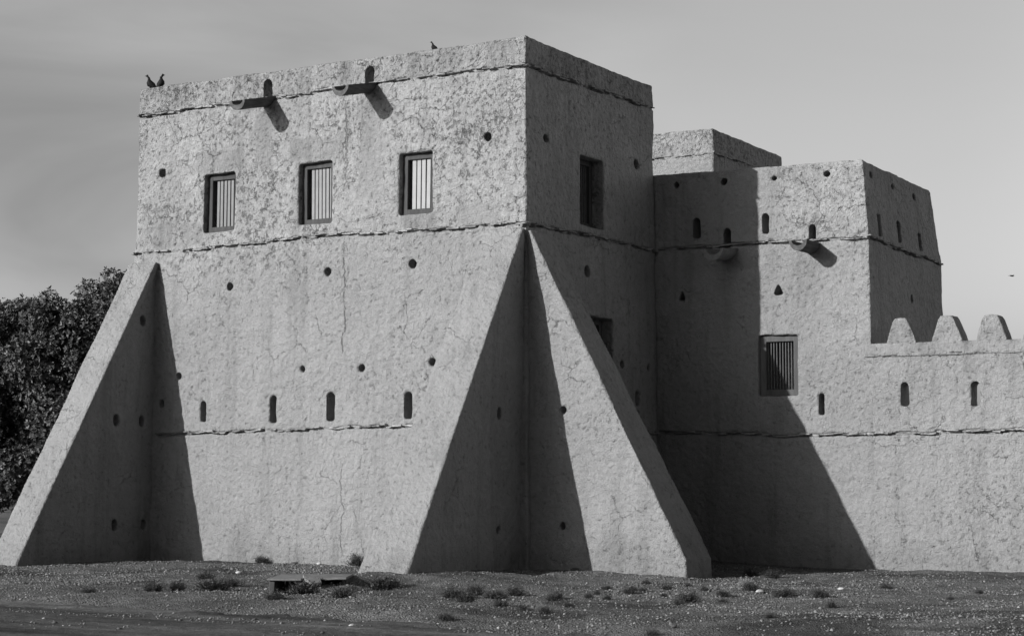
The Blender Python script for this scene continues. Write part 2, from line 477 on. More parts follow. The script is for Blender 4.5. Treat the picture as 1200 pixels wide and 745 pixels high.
def rr1(y, z): return (-B1 * z, y, z)
NF, NR = (0, -1, 0), (1, 0, 0)
COURSE1 = [
    [(fr1(-L1 + .06, 9.40), fr1(-5.0, 9.46), NF), (fr1(-5.0, 9.46), fr1(-.07, 9.47), NF), (rr1(.05, 9.47), rr1(D1 - .02, 9.50), NR)],
    [(fr1(-L1 + .03, 6.44), fr1(-4.9, 6.51), NF), (fr1(-4.9, 6.51), fr1(-.04, 6.44), NF), (rr1(.03, 6.43), rr1(D1 - .02, 6.50), NR)],
    [(fr1(-9.0, 2.62), fr1(-5.5, 2.63), NF), (fr1(-5.5, 2.63), fr1(-2.48, 2.71), NF)],
    [(rr1(3.5, 2.62), rr1(D1 - .05, 2.66), NR)]]
cut = [('groove', a_, b_, n_) for ln in COURSE1 for a_, b_, n_ in ln]
def q(z): return -B1 * z      # wall face offset in outward direction at height z
for i, h in enumerate(F_hole): cut.append(((p_rect if i in (0, 9) else p_round)(*h), MF, q(h[1]) - .45, q(h[1]) + .2))
for h in F_slot: cut.append((p_arch(*h), MF, q(h[1]) - .95, q(h[1]) + .2))
for h in F_win: cut.append((p_rect(*h), MF, q(h[1]) - .9, q(h[1]) + .2))
for h in R_hole: cut.append((p_round(*h), MR, q(h[1]) - .4, q(h[1]) + .2))
for h in R_slot: cut.append((p_rect(*h), MR, q(h[1]) - .4, q(h[1]) + .2))
for h in R_win: cut.append((p_rect(*h), MR, q(h[1]) - .9, q(h[1]) + .2))
# roof well behind the parapet
MT = Matrix(((1, 0, 0, 0), (0, 1, 0, 0), (0, 0, 1, 0), (0, 0, 0, 1)))
cut.append(([(-L1 + .55, .55), (-.55, .55), (-.55, D1 - .5), (-L1 + .55, D1 - .5)], MT, 9.5, 10.4))
# knock a few bites out of the parapet edge
PATCH = [(-8.15, -6.9, 8.02, 8.45), (-8.5, -7.9, 6.5, 6.95), (-2.9, -2.05, 6.5, 6.78), (-5.6, -4.3, 8.05, 8.5), (-9.2, -8.7, 6.5, 7.0), (-3.9, -3.3, 7.2, 9.2), (-6.5, -6.05, 7.9, 9.1), (-1.6, -.6, 6.5, 6.9)]
def patch(V, xa, xb, za, zb):
    n1 = .06 * fbm(V, 3.0, 3, 15)
    return sstep(xa - .06, xa + .06, V[:, 0] + n1) * sstep(xb + .06, xb - .06, V[:, 0] + n1) * sstep(za - .05, za + .05, V[:, 2] + n1) * sstep(zb + .05, zb - .05, V[:, 2] + n1) * (V[:, 1] < .3)
def rough1(V):
    r = sstep(5.6, 7.0, V[:, 2] + .5 * fbm(V, .7, 3, 12)) * (1 - .55 * sstep(-.3, -.02, V[:, 0] + B1 * V[:, 2] - 0.03) * sstep(.15, .3, V[:, 1]))
    r = r + .30 * fbm(V, .55, 3, 3) + .25 * sstep(9.4, 9.5, V[:, 2])
    for (xa, xb, za, zb) in PATCH: r = r - .75 * patch(V, xa, xb, za, zb)
    return np.clip(r, 0, 1)
def stain1(V):
    s = (.20 + .12 * fbm(V, 1.6, 3, 44)) * sstep(9.42, 9.5, V[:, 2])
    for x0 in (-6.22, -3.67):
        s = s + .22 * np.exp(-((V[:, 0] - x0 + .05) / .2) ** 2) * sstep(9.4, 9.2, V[:, 2]) * sstep(6.2, 9.2, V[:, 2]) * (V[:, 1] < .3)
    for pt in PATCH[:5]: s = s + .15 * patch(V, *pt)
    s = s + .20 * sstep(.55, .0, V[:, 2] + .3 * fbm(V, 1.2, 3, 40))
    return np.clip(s, 0, 1)
carve(bm, cut, .028, r1, rough_fn=rough1, stain_fn=stain1, seed=1, mat=M['plaster'], name='tower_wall', parent=t1)

def butt_stain(V): return np.clip(.22 * sstep(.7, .0, V[:, 2] + .35 * fbm(V, 1.5, 2, 41)), 0, 1)
def buttress(lo, hi, cutters, seed):
    b = bmesh.new(); n = len(lo)
    a = [b.verts.new(p) for p in lo]; c = [b.verts.new(p) for p in hi]
    b.faces.new(a[::-1]); b.faces.new(c)
    for i in range(n):
        j = (i + 1) % n; b.faces.new((a[i], a[j], c[j], c[i]))
    return carve(b, cutters, .033, r1, disp=(.016, .005), stain_fn=butt_stain, seed=seed, mat=M['plaster_plain'], name='buttress', parent=t1)
# triangular side profile (distance out, z), extruded across the width
def but_prof(out, ztop, kick): return [(-.30, -.4), (out + .02, -.4), (out, kick), (.06, ztop), (-.30, ztop - .05)]
def side(prof, fn): return [fn(d, z) for d, z in prof]
ZT = 6.24
pl = but_prof(3.86, ZT, .06)
cutL = []
MBL = frame_mat((-9.03, 0, 0), (0, 1, 0), (1, 0, 0))
for h in [(-0.32, 4.96, 0.16, 0.21), (-1.09, 2.87, 0.15, 0.23), (-0.30, 2.87, 0.13, 0.21), (-1.09, 0.73, 0.15, 0.21), (-0.19, 0.73, 0.14, 0.19)]:
    cutL.append((p_rect(*h), MBL, -.3, .2))
buttress(side(pl, lambda d, z: (-9.80 + (.004 * z if d > 0 else .14), -d, z)), side(pl, lambda d, z: (-9.02 if d > 0 else -9.14, -d, z)), cutL, 21)
pa = but_prof(3.88, ZT + .1, .10)
cutA = []
MBA = frame_mat((-.045, 0, 0), (0, 1, 0), (1, 0, 0))
for h in [(-0.70, 2.86, 0.17, 0.22), (-0.75, 0.75, 0.17, 0.15)]: cutA.append((p_round(*h), MBA, -.35, .2))
buttress(side(pa, lambda d, z: (-1.06 + .022 * max(z, 0) if d > 0 else -.85, -d, z)), side(pa, lambda d, z: (-.045 - .002 * max(z, 0) if d > 0 else -.2, -d, z)), cutA, 22)
pb = but_prof(3.24, ZT + .06, .26)
cutB = [(p_round(.71, 2.93, .13, .14), MF, -.35, .2), (p_round(.68, .82, .12, .15), MF, -.35, .2)]
buttress(side(pb, lambda d, z: (d - .03, B1 * max(z, 0) + .004 if d > 0 else .14, z)), side(pb, lambda d, z: (d - .03, 1.10 - .042 * max(z, 0) if d > 0 else .7, z)), cutB, 23)

for k_, (ln, bg_) in enumerate(zip(COURSE1, (1.0, 1.15, 1.1, 1.0))): ledge(ln, r1, t1, 31 + k_, bg_)

bmats = [M['bars_dim'], M['bars_mid'], M['bars_pale']]
wl = ['weathered window with narrow grey bars at the outer end of the row', 'weathered window with grey bars in the middle of the row', 'weathered window with broad pale bars nearest the corner']
for i, (h, pit, bw) in enumerate(zip(F_win, (.092, .092, .112), (.070, .072, .090))):
    window(t1, r1, frame_mat((0, B1 * h[1], 0), (1, 0, 0), (0, -1, 0)), *h, recess=.14, border=.122, barw=bw, pitch=pit, barmat=bmats[i], bar_in=.055, gap=.085, label=wl[i], wonk=(-.006, .004, -.01)[i])
for i, h in enumerate(R_win):
    window(t1, r1, frame_mat((-B1 * h[1], 0, 0), (0, 1, 0), (1, 0, 0)), h[0], h[1], h[2], h[3], recess=.26, border=.12, barw=.03, pitch=.085, barmat=M['bars_dark'], bar_in=.05, label=('shaded window deep in the side wall, above the middle ledge', 'shaded window half hidden behind the side buttress')[i])
spout(t1, r1, (-6.24, B1 * 9.47, 9.54), (0, -1, 0), .95, .39, .20, .30, 51)
spout(t1, r1, (-3.69, B1 * 9.46, 9.55), (0, -1, 0), .95, .39, .20, .29, 52)

# ------------------------------------------------------------------ side tower
TH = .031; ct, stn = math.cos(TH), math.sin(TH)
E2, F2, H2, B2 = 4.61, 4.92, 8.10, .0081
def w2(x, y, z): return (ct * x - stn * y, D1 + stn * x + ct * y, z)
r2 = w2(E2 / 2, F2 / 2, 0)
t2 = empty('fort_tower', r2, 'lower side tower with one grey barred window, round holes and two stubby spouts', 'tower')
M2F = frame_mat(w2(0, 0, 0), (ct, stn, 0), (stn, -ct, 0))
M2R = frame_mat(w2(E2, 0, 0), (-stn, ct, 0), (ct, stn, 0))
def off(m, d): return m @ Matrix.Translation((0, 0, d))
bm = bmesh.new()
X0 = -.6
def ring2(e, f, ins, z): return [w2(X0, ins, z), w2(e, ins, z), w2(e, f, z), w2(X0, f, z)]
lv = [ring2(4.63, 5.20, 0, -.4), ring2(4.61, 5.12, B2 * 6.5, 6.5), ring2(4.49, 4.72, B2 * H2, H2)]
lv = [[bm.verts.new(p) for p in rg] for rg in lv]
lv[2][1].co.z -= .04; lv[2][2].co.z -= .06
bm.faces.new(lv[0][::-1]); bm.faces.new(lv[2])
for a_, b_ in ((0, 1), (1, 2)):
    for k in range(4): bm.faces.new((lv[a_][k], lv[a_][(k + 1) % 4], lv[b_][(k + 1) % 4], lv[b_][k]))
# the courtyard wall is worked in one skin with the tower and split off along the joint afterwards
XW1 = 14.5
hexa(bm, [w2(4.2, 0, -.4), w2(XW1, 0, -.4), w2(XW1, .55, -.4), w2(4.2, .55, -.4)], [w2(4.2, B2 * 4.12, 4.12), w2(XW1, B2 * 4.12, 4.12), w2(XW1, .52, 4.12), w2(4.2, .52, 4.12)])
T_hole = [(0.42, 7.85, 0.15, 0.15), (1.49, 7.84, 0.13, 0.14), (2.61, 7.82, 0.14, 0.13), (3.74, 7.82, 0.14, 0.13)]
T_slot = [(0.87, 6.91, 0.15, 0.42), (2.41, 6.90, 0.15, 0.43), (1.56, 6.65, 0.15, 0.40), (3.42, 6.62, 0.13, 0.40), (3.58, 3.17, 0.13, 0.45)]
T_tri = [(0.53, 5.50, 0.17, 0.22), (2.68, 5.54, 0.22, 0.25)]
T_win = (2.66, 3.97, 0.86, 1.25)
S_hole = [(0.56, 7.81, 0.22, 0.15), (1.96, 7.76, 0.23, 0.15), (3.46, 7.74, 0.25, 0.14), (2.89, 5.48, 0.18, 0.18)]
S_slot = [(0.81, 6.81, 0.20, 0.46), (2.18, 6.83, 0.22, 0.44), (3.62, 6.77, 0.23, 0.38)]
n2f = (stn, -ct, 0); n2r = (ct, stn, 0)
def f2(x, z): return w2(x, B2 * z, z)
def s2(y, z): return w2(4.605, y, z)
COURSE2 = [[(f2(.0, 6.50), f2(E2 - .05, 6.49), n2f), (s2(.03, 6.50), s2(5.05, 6.44), n2r)],
           [(f2(.0, 2.64), f2(2.4, 2.57), n2f), (f2(2.4, 2.57), f2(E2, 2.56), n2f)],
           [(f2(E2, 2.56), f2(5.9, 2.58), n2f), (f2(5.9, 2.58), f2(14.5, 2.63), n2f)]]
cut = [('groove', a_, b_, n_) for ln in COURSE2 for a_, b_, n_ in ln]
q2 = lambda z: -B2 * z
for h in T_hole: cut.append((p_round(*h), M2F, q2(h[1]) - .4, q2(h[1]) + .2))
for h in T_slot: cut.append((p_arch(*h), M2F, q2(h[1]) - .45, q2(h[1]) + .2))
for h in T_tri: cut.append((p_tri(*h), M2F, q2(h[1]) - .35, q2(h[1]) + .2))
cut.append((p_rect(*T_win), M2F, q2(4) - .9, q2(4) + .2))
for h in S_hole: cut.append((p_round(*h), M2R, -.5, .2))
for h in [(5.29, 3.34, 0.15, 0.47), (6.69, 3.31, 0.17, 0.48), (8.1, 3.32, .16, .47), (9.5, 3.33, .16, .47), (10.9, 3.32, .16, .47)]: cut.append((p_arch(*h), M2F, q2(3.3) - .5, .2))
for h in S_slot: cut.append((p_rect(*h), M2R, -.95, .2))
P4 = [w2(.45, .5, 0), w2(E2 - .5, .5, 0), w2(E2 - .5, F2 - .5, 0), w2(.45, F2 - .5, 0)]
cut.append(([(p[0], p[1]) for p in P4], MT, 7.6, 8.5))
def loc2(V):
    x = V[:, 0]; y = V[:, 1] - D1
    return ct * x + stn * y, -stn * x + ct * y
def rough2(V):
    x, y = loc2(V)
    r = sstep(6.2, 7.0, V[:, 2]) * sstep(2.2, 3.2, x) + .45 * sstep(3.2, 4.2, x) * sstep(3.5, 5, V[:, 2])
    r = r * (1 - .7 * sstep(.1, .3, y)); r = np.where(x > 4.62, np.maximum(.15, .45 * sstep(5.6, 4.6, x) * sstep(3.5, 5, V[:, 2])), r)
    return np.clip(r + .12 * fbm(V, .8, 2, 5), 0, 1)
def stain2(V):
    x, y = loc2(V); f = (y < .35)
    s = .42 * np.exp(-((x - 1.52) / .17) ** 2) * sstep(6.3, 6.1, V[:, 2]) * sstep(3.6, 6.2, V[:, 2]) * f
    s = s + .2 * np.exp(-((x - 3.35) / .2) ** 2) * sstep(6.3, 6.0, V[:, 2]) * sstep(4.4, 6.2, V[:, 2]) * f
    s = s + .14 * np.exp(-((x - 2.66) / .35) ** 2) * sstep(3.3, 3.1, V[:, 2]) * sstep(1.5, 3.2, V[:, 2]) * f
    s = s + .18 * sstep(.6, .0, V[:, 2] + .25 * fbm(V, 1.2, 2, 42))
    for x0 in (5.62, 6.55, 7.42, 8.3): s = s + .22 * np.exp(-((x - x0) / .14) ** 2) * sstep(2.8, 4.0, V[:, 2])
    return np.clip(s, 0, 1)
carve(bm, cut, .024, r2, rough_fn=rough2, stain_fn=stain2, seed=2, mat=M['plaster_plain'], name='tower_wall', parent=t2)
tw = bpy.data.objects['tower_wall.001']
ledge(COURSE2[0], r2, t2, 35, 1.0, wall=2)
ledge(COURSE2[1], r2, t2, 36, 1.1, wall=2)
window(t2, r2, off(M2F, q2(4)), *T_win, recess=.10, border=.135, barw=.022, pitch=.064, barmat=M['bars_dark'], bar_in=.07, frame='frame_pale', label='lone barred window in a sunlit grey frame')
spout(t2, r2, w2(1.56, B2 * 6.4, 6.45), n2f, .72, .42, .22, .10, 53, 1.0, 'concrete')
spout(t2, r2, w2(3.40, B2 * 6.4, 6.43), n2f, .78, .38, .21, .02, 54)

# ------------------------------------------------------------------ rear tower
H3 = 10.0; x3 = -.972; y3 = 10.42
r3 = (x3 - 2.2, y3 + 2.1, 0)
t3 = empty('fort_tower', r3, 'plain rear tower of which only the top and its ledge rise over the side tower', 'tower')
bm = bmesh.new()
hexa(bm, [(x3 - 4.4, y3, -.4), (x3 + .05, y3, -.4), (x3 + .05, 14.66, -.4), (x3 - 4.4, 14.66, -.4)], [(x3 - 4.4, y3, H3 + .03), (x3, y3, H3), (x3, 14.66, H3 - .06), (x3 - 4.4, 14.66, H3)])
cut = [([(x3 - 4.0, y3 + .4), (x3 - .4, y3 + .4), (x3 - .4, 14.2), (x3 - 4.0, 14.2)], MT, 9.5, 10.5)]
carve(bm, cut, .045, r3, rough_fn=lambda V: np.clip(sstep(9.2, 9.5, V[:, 2]) * .8 + .1, 0, 1), stain_fn=lambda V: .12 * sstep(9.3, 9.4, V[:, 2]), seed=3, mat=M['plaster_plain'], name='tower_wall', parent=t3)
ledge([((x3 - 4.3, y3, 9.36), (x3, y3, 9.38), (0, -1, 0)), ((x3 + .005, y3, 9.38), (x3 + .005, 14.6, 9.40), (1, 0, 0))], r3, t3, 37, wall=3)

# ------------------------------------------------------------------ crenellated wall
r4 = w2(9.5, .28, 0)
t4 = empty('crenellated_wall', r4, 'low plastered courtyard wall with rounded battlements and two slits, joined to the side tower', 'wall')
ZW = 4.34
def split_off(ob, test, name, root_a, root_b, parent, mat):
    bm_ = bmesh.new(); bm_.from_mesh(ob.data)
    A_ = Vector(root_a); far_ = [f for f in bm_.faces if test(f.calc_center_median() + A_)]
    keep_ = set(far_); b2_ = bm_.copy(); b2_.faces.ensure_lookup_table()
    ids = {f.index for f in far_}
    bmesh.ops.delete(bm_, geom=far_, context='FACES')
    bmesh.ops.delete(b2_, geom=[f for f in b2_.faces if f.index not in ids], context='FACES')
    for v in b2_.verts: v.co += A_ - Vector(root_b)
    bm_.to_mesh(ob.data); bm_.free()
    me2 = bpy.data.meshes.new(name); b2_.to_mesh(me2); b2_.free()
    return link(name, me2, mat, parent)
def in_wall(p):
    lx = ct * p.x + stn * (p.y - D1); ly = -stn * p.x + ct * (p.y - D1)
    return p.z < 4.2 and lx > 4.64 and ly < .7
split_off(tw, in_wall, 'wall_body', r2, r4, t4, M['plaster_plain'])
# coping band that carries the merlons
bm = bmesh.new()
hexa(bm, [w2(E2 - .11, .008, 4.08), w2(XW1, .008, 4.08), w2(XW1, .50, 4.08), w2(E2 - .11, .50, 4.08)], [w2(E2 - .11, .018, ZW), w2(XW1, .018, ZW), w2(XW1, .50, ZW), w2(E2 - .11, .50, ZW)])
def stain5(V):
    s = np.zeros(len(V)); x, y = loc2(V)
    for x0 in (5.66, 6.55, 7.42, 8.3): s = s + .55 * np.exp(-((x - x0) / .09) ** 2) * sstep(4.15, 4.35, V[:, 2] + .1 * fbm(V, 6, 2, 8))
    return np.clip(s, 0, 1)
carve(bm, [], .03, r4, disp=(.012, .006), stain_fn=stain5, seed=5, mat=M['plaster_plain'], name='coping', parent=t4)
ledge([(f2(E2 - .1, 4.085), f2(XW1, 4.085), n2f)], r4, t4, 38, .5, wall=5, mat='darkstone_pitshade')
ledge(COURSE2[2], r4, t4, 39, 1.2, wall=2)
def merlon(x0, x1, xa, xb, zt, seed):
    b = bmesh.new()
    xm = (xa + xb) / 2
    prof = [(x0 - .025, ZW - .06), (x1 + .025, ZW - .06), (x1 + .018, ZW + .015), (x1 - .015, ZW + .13), (xb + .035, zt - .07), (xb - .01, zt), (xm, zt + .012), (xa + .01, zt), (xa - .035, zt - .07), (x0 + .015, ZW + .13), (x0 - .018, ZW + .015)]
    prism(b, prof, M2F, -.47, -.02)
    o = carve(b, [], .022, r4, disp=(.008, .004), seed=seed, rough_fn=lambda V: np.full(len(V), .2), stain_fn=lambda V: np.clip(.08 + .2 * fbm(V, 3, 2, seed), 0, .4), mat=M['plaster_plain'], name='merlon', parent=t4)
for k, a in enumerate([(4.96, 5.52, 5.10, 5.34, 4.83), (5.87, 6.44, 6.02, 6.26, 4.84), (6.74, 7.30, 6.88, 7.15, 4.82), (7.64, 8.2, 7.78, 8.05, 4.83), (8.54, 9.1, 8.68, 8.95, 4.83), (9.44, 10.0, 9.58, 9.85, 4.83), (10.34, 10.9, 10.48, 10.75, 4.83)]): merlon(*a, 60 + k)

# ------------------------------------------------------------------ ground
def gheight(x, y):
    x = np.atleast_1d(np.asarray(x, float)); y = np.atleast_1d(np.asarray(y, float))
    P = np.stack([x, y, np.zeros_like(x)], 1)
    h = .035 * fbm(P, .45, 3, 70) + .018 * fbm(P, 1.9, 3, 71)
    h = h + .10 * np.exp(-(((x + .5) / 2.2) ** 2 + ((y + 3.6) / 1.8) ** 2)) + .01 - .10 * sstep(.5, 4.0, x) * sstep(-9, -4, y) - .04 * np.exp(-(((x - .2) / 2.0) ** 2 + ((y + 7) / 1.0) ** 2))
    c0, s0 = .859, .513; lx = c0 * (x + .42) + s0 * (y + 7.12); ly = -s0 * (x + .42) + c0 * (y + 7.12)
    pit_ = sstep(.04, .12, lx) * sstep(.74, .62, lx) * sstep(-.12, .10, ly) * sstep(1.28, 1.18, ly)
    h = h * (1 - pit_) - .17 * pit_ + .075 * sstep(.66, .80, lx) * sstep(1.5, 1.2, lx) * sstep(-.35, .1, ly) * sstep(1.7, 1.3, ly)
    tr = sstep(-10.2, -11.8, y)
    h = h * (1 - .6 * tr) - .05 * tr
    far = sstep(30, 60, np.hypot(x - 2, y + 5)); return h * (1 - far)
def axis(lo, hi, step, far):
    c = list(np.arange(lo, hi, step)); s = step; a = c[-1]
    while a < far: s *= 1.35; a += s; c.append(a)
    s = step; a = c[0]; pre = []
    while a > -far: s *= 1.35; a -= s; pre.append(a)
    return np.array(pre[::-1] + c)
gx = axis(-15, 14, .055, 2500); gy = axis(-17, 8, .055, 2500)
GX, GY = np.meshgrid(gx, gy, indexing='ij')
x = GX.ravel(); y = GY.ravel()
P = np.stack([x, y, 0 * x], 1)
z = gheight(x, y) + .011 * fbm(P, 6, 2, 72) - .035 * sstep(-10.9, -11.9, y + .35 * fbm(P, .7, 2, 73))
nx, ny = len(gx), len(gy)
idx = np.arange(nx * ny).reshape(nx, ny)
F = np.stack([idx[:-1, :-1].ravel(), idx[1:, :-1].ravel(), idx[1:, 1:].ravel(), idx[:-1, 1:].ravel()], 1)
dk = sstep(.0, .5, fbm(P, .55, 3, 75) + .9 * sstep(7.0, 10, x) * sstep(-3.4, -5.2, y) + .95 * sstep(-7.5, -10.6, y) + .6*np.exp(-(((x+1)/2.2)**2+((y+7.2)/1.2)**2)) - .50)
go = link('ground', np_mesh('ground', np.stack([x, y, z], 1), F, True, {'dark': dk}), M['ground']); tag(go, kind='structure')
# the dirt track: follows the same relief, a little above, edge wandering
tx = np.arange(-40, 40, .09); ty = np.linspace(-24, 0, 140)
TX, TS = np.meshgrid(tx, np.linspace(0, 1, 130), indexing='ij')
_e = np.stack([TX.ravel(), 0 * TX.ravel(), 0 * TX.ravel()], 1)
edge = -11.2 + .5 * fbm(_e, .45, 3, 77) + .22 * fbm(_e, 3.1, 3, 76)
y = -22 + (edge + 22) * TS.ravel(); x = TX.ravel(); P = np.stack([x, y, 0 * x], 1)
rut = .02 * np.cos((y + .2 * fbm(P, .1, 1, 80)) * 4.6)
z = gheight(x, y) + .006 * fbm(P, 5, 2, 78) + .008 * fbm(P * np.array([.3, 1, 1]), 2.5, 2, 79) + .010 + rut * .6 - .05 * sstep(.985, 1.0, TS.ravel())
n1, n0 = TX.shape; idx = np.arange(n1 * n0).reshape(n1, n0)
F = np.stack([idx[:-1, :-1].ravel(), idx[1:, :-1].ravel(), idx[1:, 1:].ravel(), idx[:-1, 1:].ravel()], 1)
tr = link('dirt_track', np_mesh('track', np.stack([x, y, z], 1), F, True, {'fade': np.clip((edge - y) / 2.2 if edge.shape == y.shape else 0, 0, 1)}), M['track']); tag(tr, kind='structure')

# loose gravel: one uncountable spread of pebbles
def pebble_cloud(n):
    X = RNG.uniform(-13.5, 13, n); Y = RNG.uniform(-14, 5.4, n)
    P = np.stack([X, Y, 0 * X], 1)
    dens = .22 + .78 * sstep(-.1, .45, fbm(P, .6, 3, 81)); dens *= 1 - .55 * sstep(-7.5, -10.2, Y); dens *= 1 - .75 * sstep(-10.8, -13.0, Y)
    keep = (RNG.random(n) < dens) & ~((np.abs(.859 * (X + .42) + .513 * (Y + 7.12) - .6) < .6) & (np.abs(-.513 * (X + .42) + .859 * (Y + 7.12) - .6) < .7))
    keep &= ~((X < .02) & (Y > -.05)) & ~((Y > D1 + .03 * X - .05))
    keep &= ~((X > -1.1) & (X < 0) & (Y > -3.95)) & ~((X > 0) & (X < 3.25) & (Y > -.05) & (Y < 1.02)) & ~((X > -9.9) & (X < -9.0) & (Y > -3.9))
    X = X[keep]; Y = Y[keep]; n = len(X)
    s = np.clip(np.exp(RNG.normal(math.log(.0105), .46, n)), .005, .030)
    base = np.array([(1, 0, 0), (-1, 0, 0), (0, 1, 0), (0, -1, 0), (0, 0, 1), (0, 0, -1)], float)
    F0 = np.array([(0, 2, 4), (2, 1, 4), (1, 3, 4), (3, 0, 4), (2, 0, 5), (1, 2, 5), (3, 1, 5), (0, 3, 5)])
    a = RNG.uniform(0, 6.28, n); ca, sa = np.cos(a), np.sin(a)
    V = base[None] * RNG.uniform(.6, 1.3, (n, 6, 1)) * np.array([1.2, .9, .7]) + RNG.normal(0, .15, (n, 6, 3))
    Vx = V[..., 0] * ca[:, None] - V[..., 1] * sa[:, None]; Vy = V[..., 0] * sa[:, None] + V[..., 1] * ca[:, None]
    V = np.stack([Vx, Vy, V[..., 2]], -1) * s[:, None, None]
    Z = gheight(X, Y) + .3 * s + .004 * sstep(-10.9, -11.9, Y)
    V += np.stack([X, Y, Z], 1)[:, None, :]
    F = (F0[None] + 6 * np.arange(n)[:, None, None]).reshape(-1, 3)
    tone = np.repeat(np.clip(RNG.beta(1.3, 4.2, n) + .03, 0, 1), 6)
    return np_mesh('gravel', V.reshape(-1, 3), F, False, {'tone': tone})
gv = link('gravel', pebble_cloud(190000), M['pebble'])
tag(gv, 'loose grey gravel strewn over the ground before the fort', 'gravel', kind='stuff')

# ------------------------------------------------------------------ shrubs
def shrub_mesh(seed, upright=.5, blades=240):
    r = np.random.default_rng(seed); V = []; F = []; T = []
    for k in range(blades):
        a = r.uniform(0, 6.283); el = np.clip(r.normal(.55 + .4 * upright, .35), .08, 1.5)
        L = r.uniform(.25, .62); b = np.array([r.normal(0, .10), r.normal(0, .08), -.02])
        d = np.array([math.cos(a) * math.cos(el), math.sin(a) * math.cos(el), math.sin(el)])
        w = np.cross(d, r.normal(0, 1, 3)); w /= np.linalg.norm(w) + 1e-9
        mid = b + d * L * .55 + r.normal(0, .03, 3); tip = b + d * L + np.array([0, 0, -.05 * L]) + r.normal(0, .04, 3)
        wd = r.uniform(.004, .011); i = len(V)
        V += [b - w * wd * .6, b + w * wd * .6, mid + w * wd, mid - w * wd, tip]
        F += [(i, i + 1, i + 2), (i, i + 2, i + 3), (i + 3, i + 2, i + 4)]; T += [r.random()] * 5
        for m in range(9):      # little leaves on the twig
            c = b + (tip - b) * r.uniform(.2, 1) + r.normal(0, .035, 3); e1 = r.normal(0, .022, 3); e2 = r.normal(0, .022, 3); i = len(V)
            V += [c, c + e1, c + e2]; F += [(i, i + 1, i + 2)]; T += [r.random()] * 3
    V = np.array(V); V[:, 2] = np.maximum(V[:, 2], -.03)
    return np_mesh('shrub', V, np.array(F), False, {'tone': T})
SM = [shrub_mesh(90 + k, (.1, .5, .9, .3)[k], (230, 260, 220, 300)[k]) for k in range(4)]
PALE = [shrub_mesh(97, .9, 200)]
for m_ in PALE: m_.materials.append(M['shrub_pale'])
for m_ in SM: m_.materials.append(M['shrub'])
named = [ # x, y, width, mesh, label
 (.66, -7.62, .50, 3, 'largest dark shrub, growing against the open front of the broken concrete slab'),
 (1.55, -7.9, .36, 0, 'low dark shrub beside the broken tip of the concrete slab'),
 (.95, -5.95, .50, 3, 'dark bushy shrub at the far end of the concrete slab'),
 (-2.86, -5.67, .30, 1, 'small dark shrub in the pale gravel between the slab and the left buttress'),
 (-.92, -7.78, .48, 3, 'spreading dark shrub on the track side, short of the concrete slab'),
 (-1.41, -6.79, .32, 0, 'flat dark shrub close before the near end of the slab'),
 (-1.27, -8.72, .34, 0, 'flat dark tuft at the edge of the bare track below the left buttress'),
 (-1.10, -8.38, .28, 1, 'dark tuft next to the flat one at the track edge'),
 (-1.80, -9.50, .22, 0, 'lone low tuft nearest the track in front of the left buttress'),
 (1.10, -8.88, .30, 0, 'thin tuft on the bare soil below the slab'),
 (-6.09, -.12, .34, 2, 'dry tuft at the foot of the long front wall'),
 (-3.58, -.35, .40, 2, 'dry twiggy tuft at the wall foot beside the corner buttress'),
 (3.64, 1.84, .32, 2, 'round dark bush against the shaded wall beyond the side buttress'),
 (4.22, 1.47, .30, 0, 'flat dark bush beside the round one under the shaded wall'),
 (5.65, -2.75, .30, 1, 'dark shrub next to the pale feathery plant'),
 (6.46, -3.37, .34, 3, 'dark mound-shaped shrub with pale stones round it, before the shaded wall'),
 (7.08, -3.49, .28, 3, 'dark mound-shaped shrub in front of where the wall shadow ends'),
 (6.81, .11, .22, 0, 'small tuft close to the sunlit low wall'),
 (8.65, -.78, .15, 1, 'tiny tuft under the second slit of the low wall'),
 (5.76, -5.21, .30, 3, 'wide dark tuft below the foot of the side buttress'),
 (8.12, -11.13, .16, 0, 'dark tuft at the very edge of the track near the frame bottom'),
]
GH = lambda x, y: float(gheight(x, y)[0])
def put_shrub(x, y, w, k, label, group, me=None):
    o = bpy.data.objects.new('dry_shrub', me or SM[k]); COL.objects.link(o)
    s = w / .82
    o.location = (x, y, GH(x, y)); o.scale = (s, s, s * random.uniform(.8, 1.05)); o.rotation_euler = (0, 0, random.uniform(0, 6.28))
    tag(o, label, 'shrub', group)
for x, y, w, k, lab in named: put_shrub(x, y, w, k, lab, 'dry shrubs on the gravel')
put_shrub(5.38, -2.35, .34, 0, 'pale feathery plant standing before the shaded wall', 'dry shrubs on the gravel', PALE[0])
small_a = [(3.04, -7.29, .34), (2.90, -6.46, .31), (3.78, -8.11, .36), (3.56, -6.98, .33), (3.21, -5.80, .30), (3.92, -5.85, .22), (4.54, -7.04, .23), (5.23, -7.84, .16), (4.88, -9.00, .22), (5.68, -9.23, .17), (5.35, -9.25, .16), (5.21, -10.83, .20), (6.17, -10.10, .14), (4.75, -5.82, .14)]
small_b = [(4.23, -5.43, .16), (3.84, -4.44, .14), (3.43, -3.35, .17), (4.16, -3.99, .22), (4.13, -3.48, .14), (3.90, -3.35, .14), (3.41, -1.93, .18), (4.14, -2.65, .22), (4.22, -2.03, .15), (5.06, -3.19, .17), (5.58, -3.65, .21), (6.09, -4.79, .18), (5.09, -4.68, .12), (6.04, -6.15, .18)]
small_c = [(8.12, -5.72, .17), (8.33, -8.32, .14), (8.87, -2.90, .12)]
for i, (x, y, w) in enumerate(small_a): put_shrub(x, y, w, i % 4, 'one of the dark tufts clustered on the gravel in front of the corner buttress', 'tufts before the corner buttress')
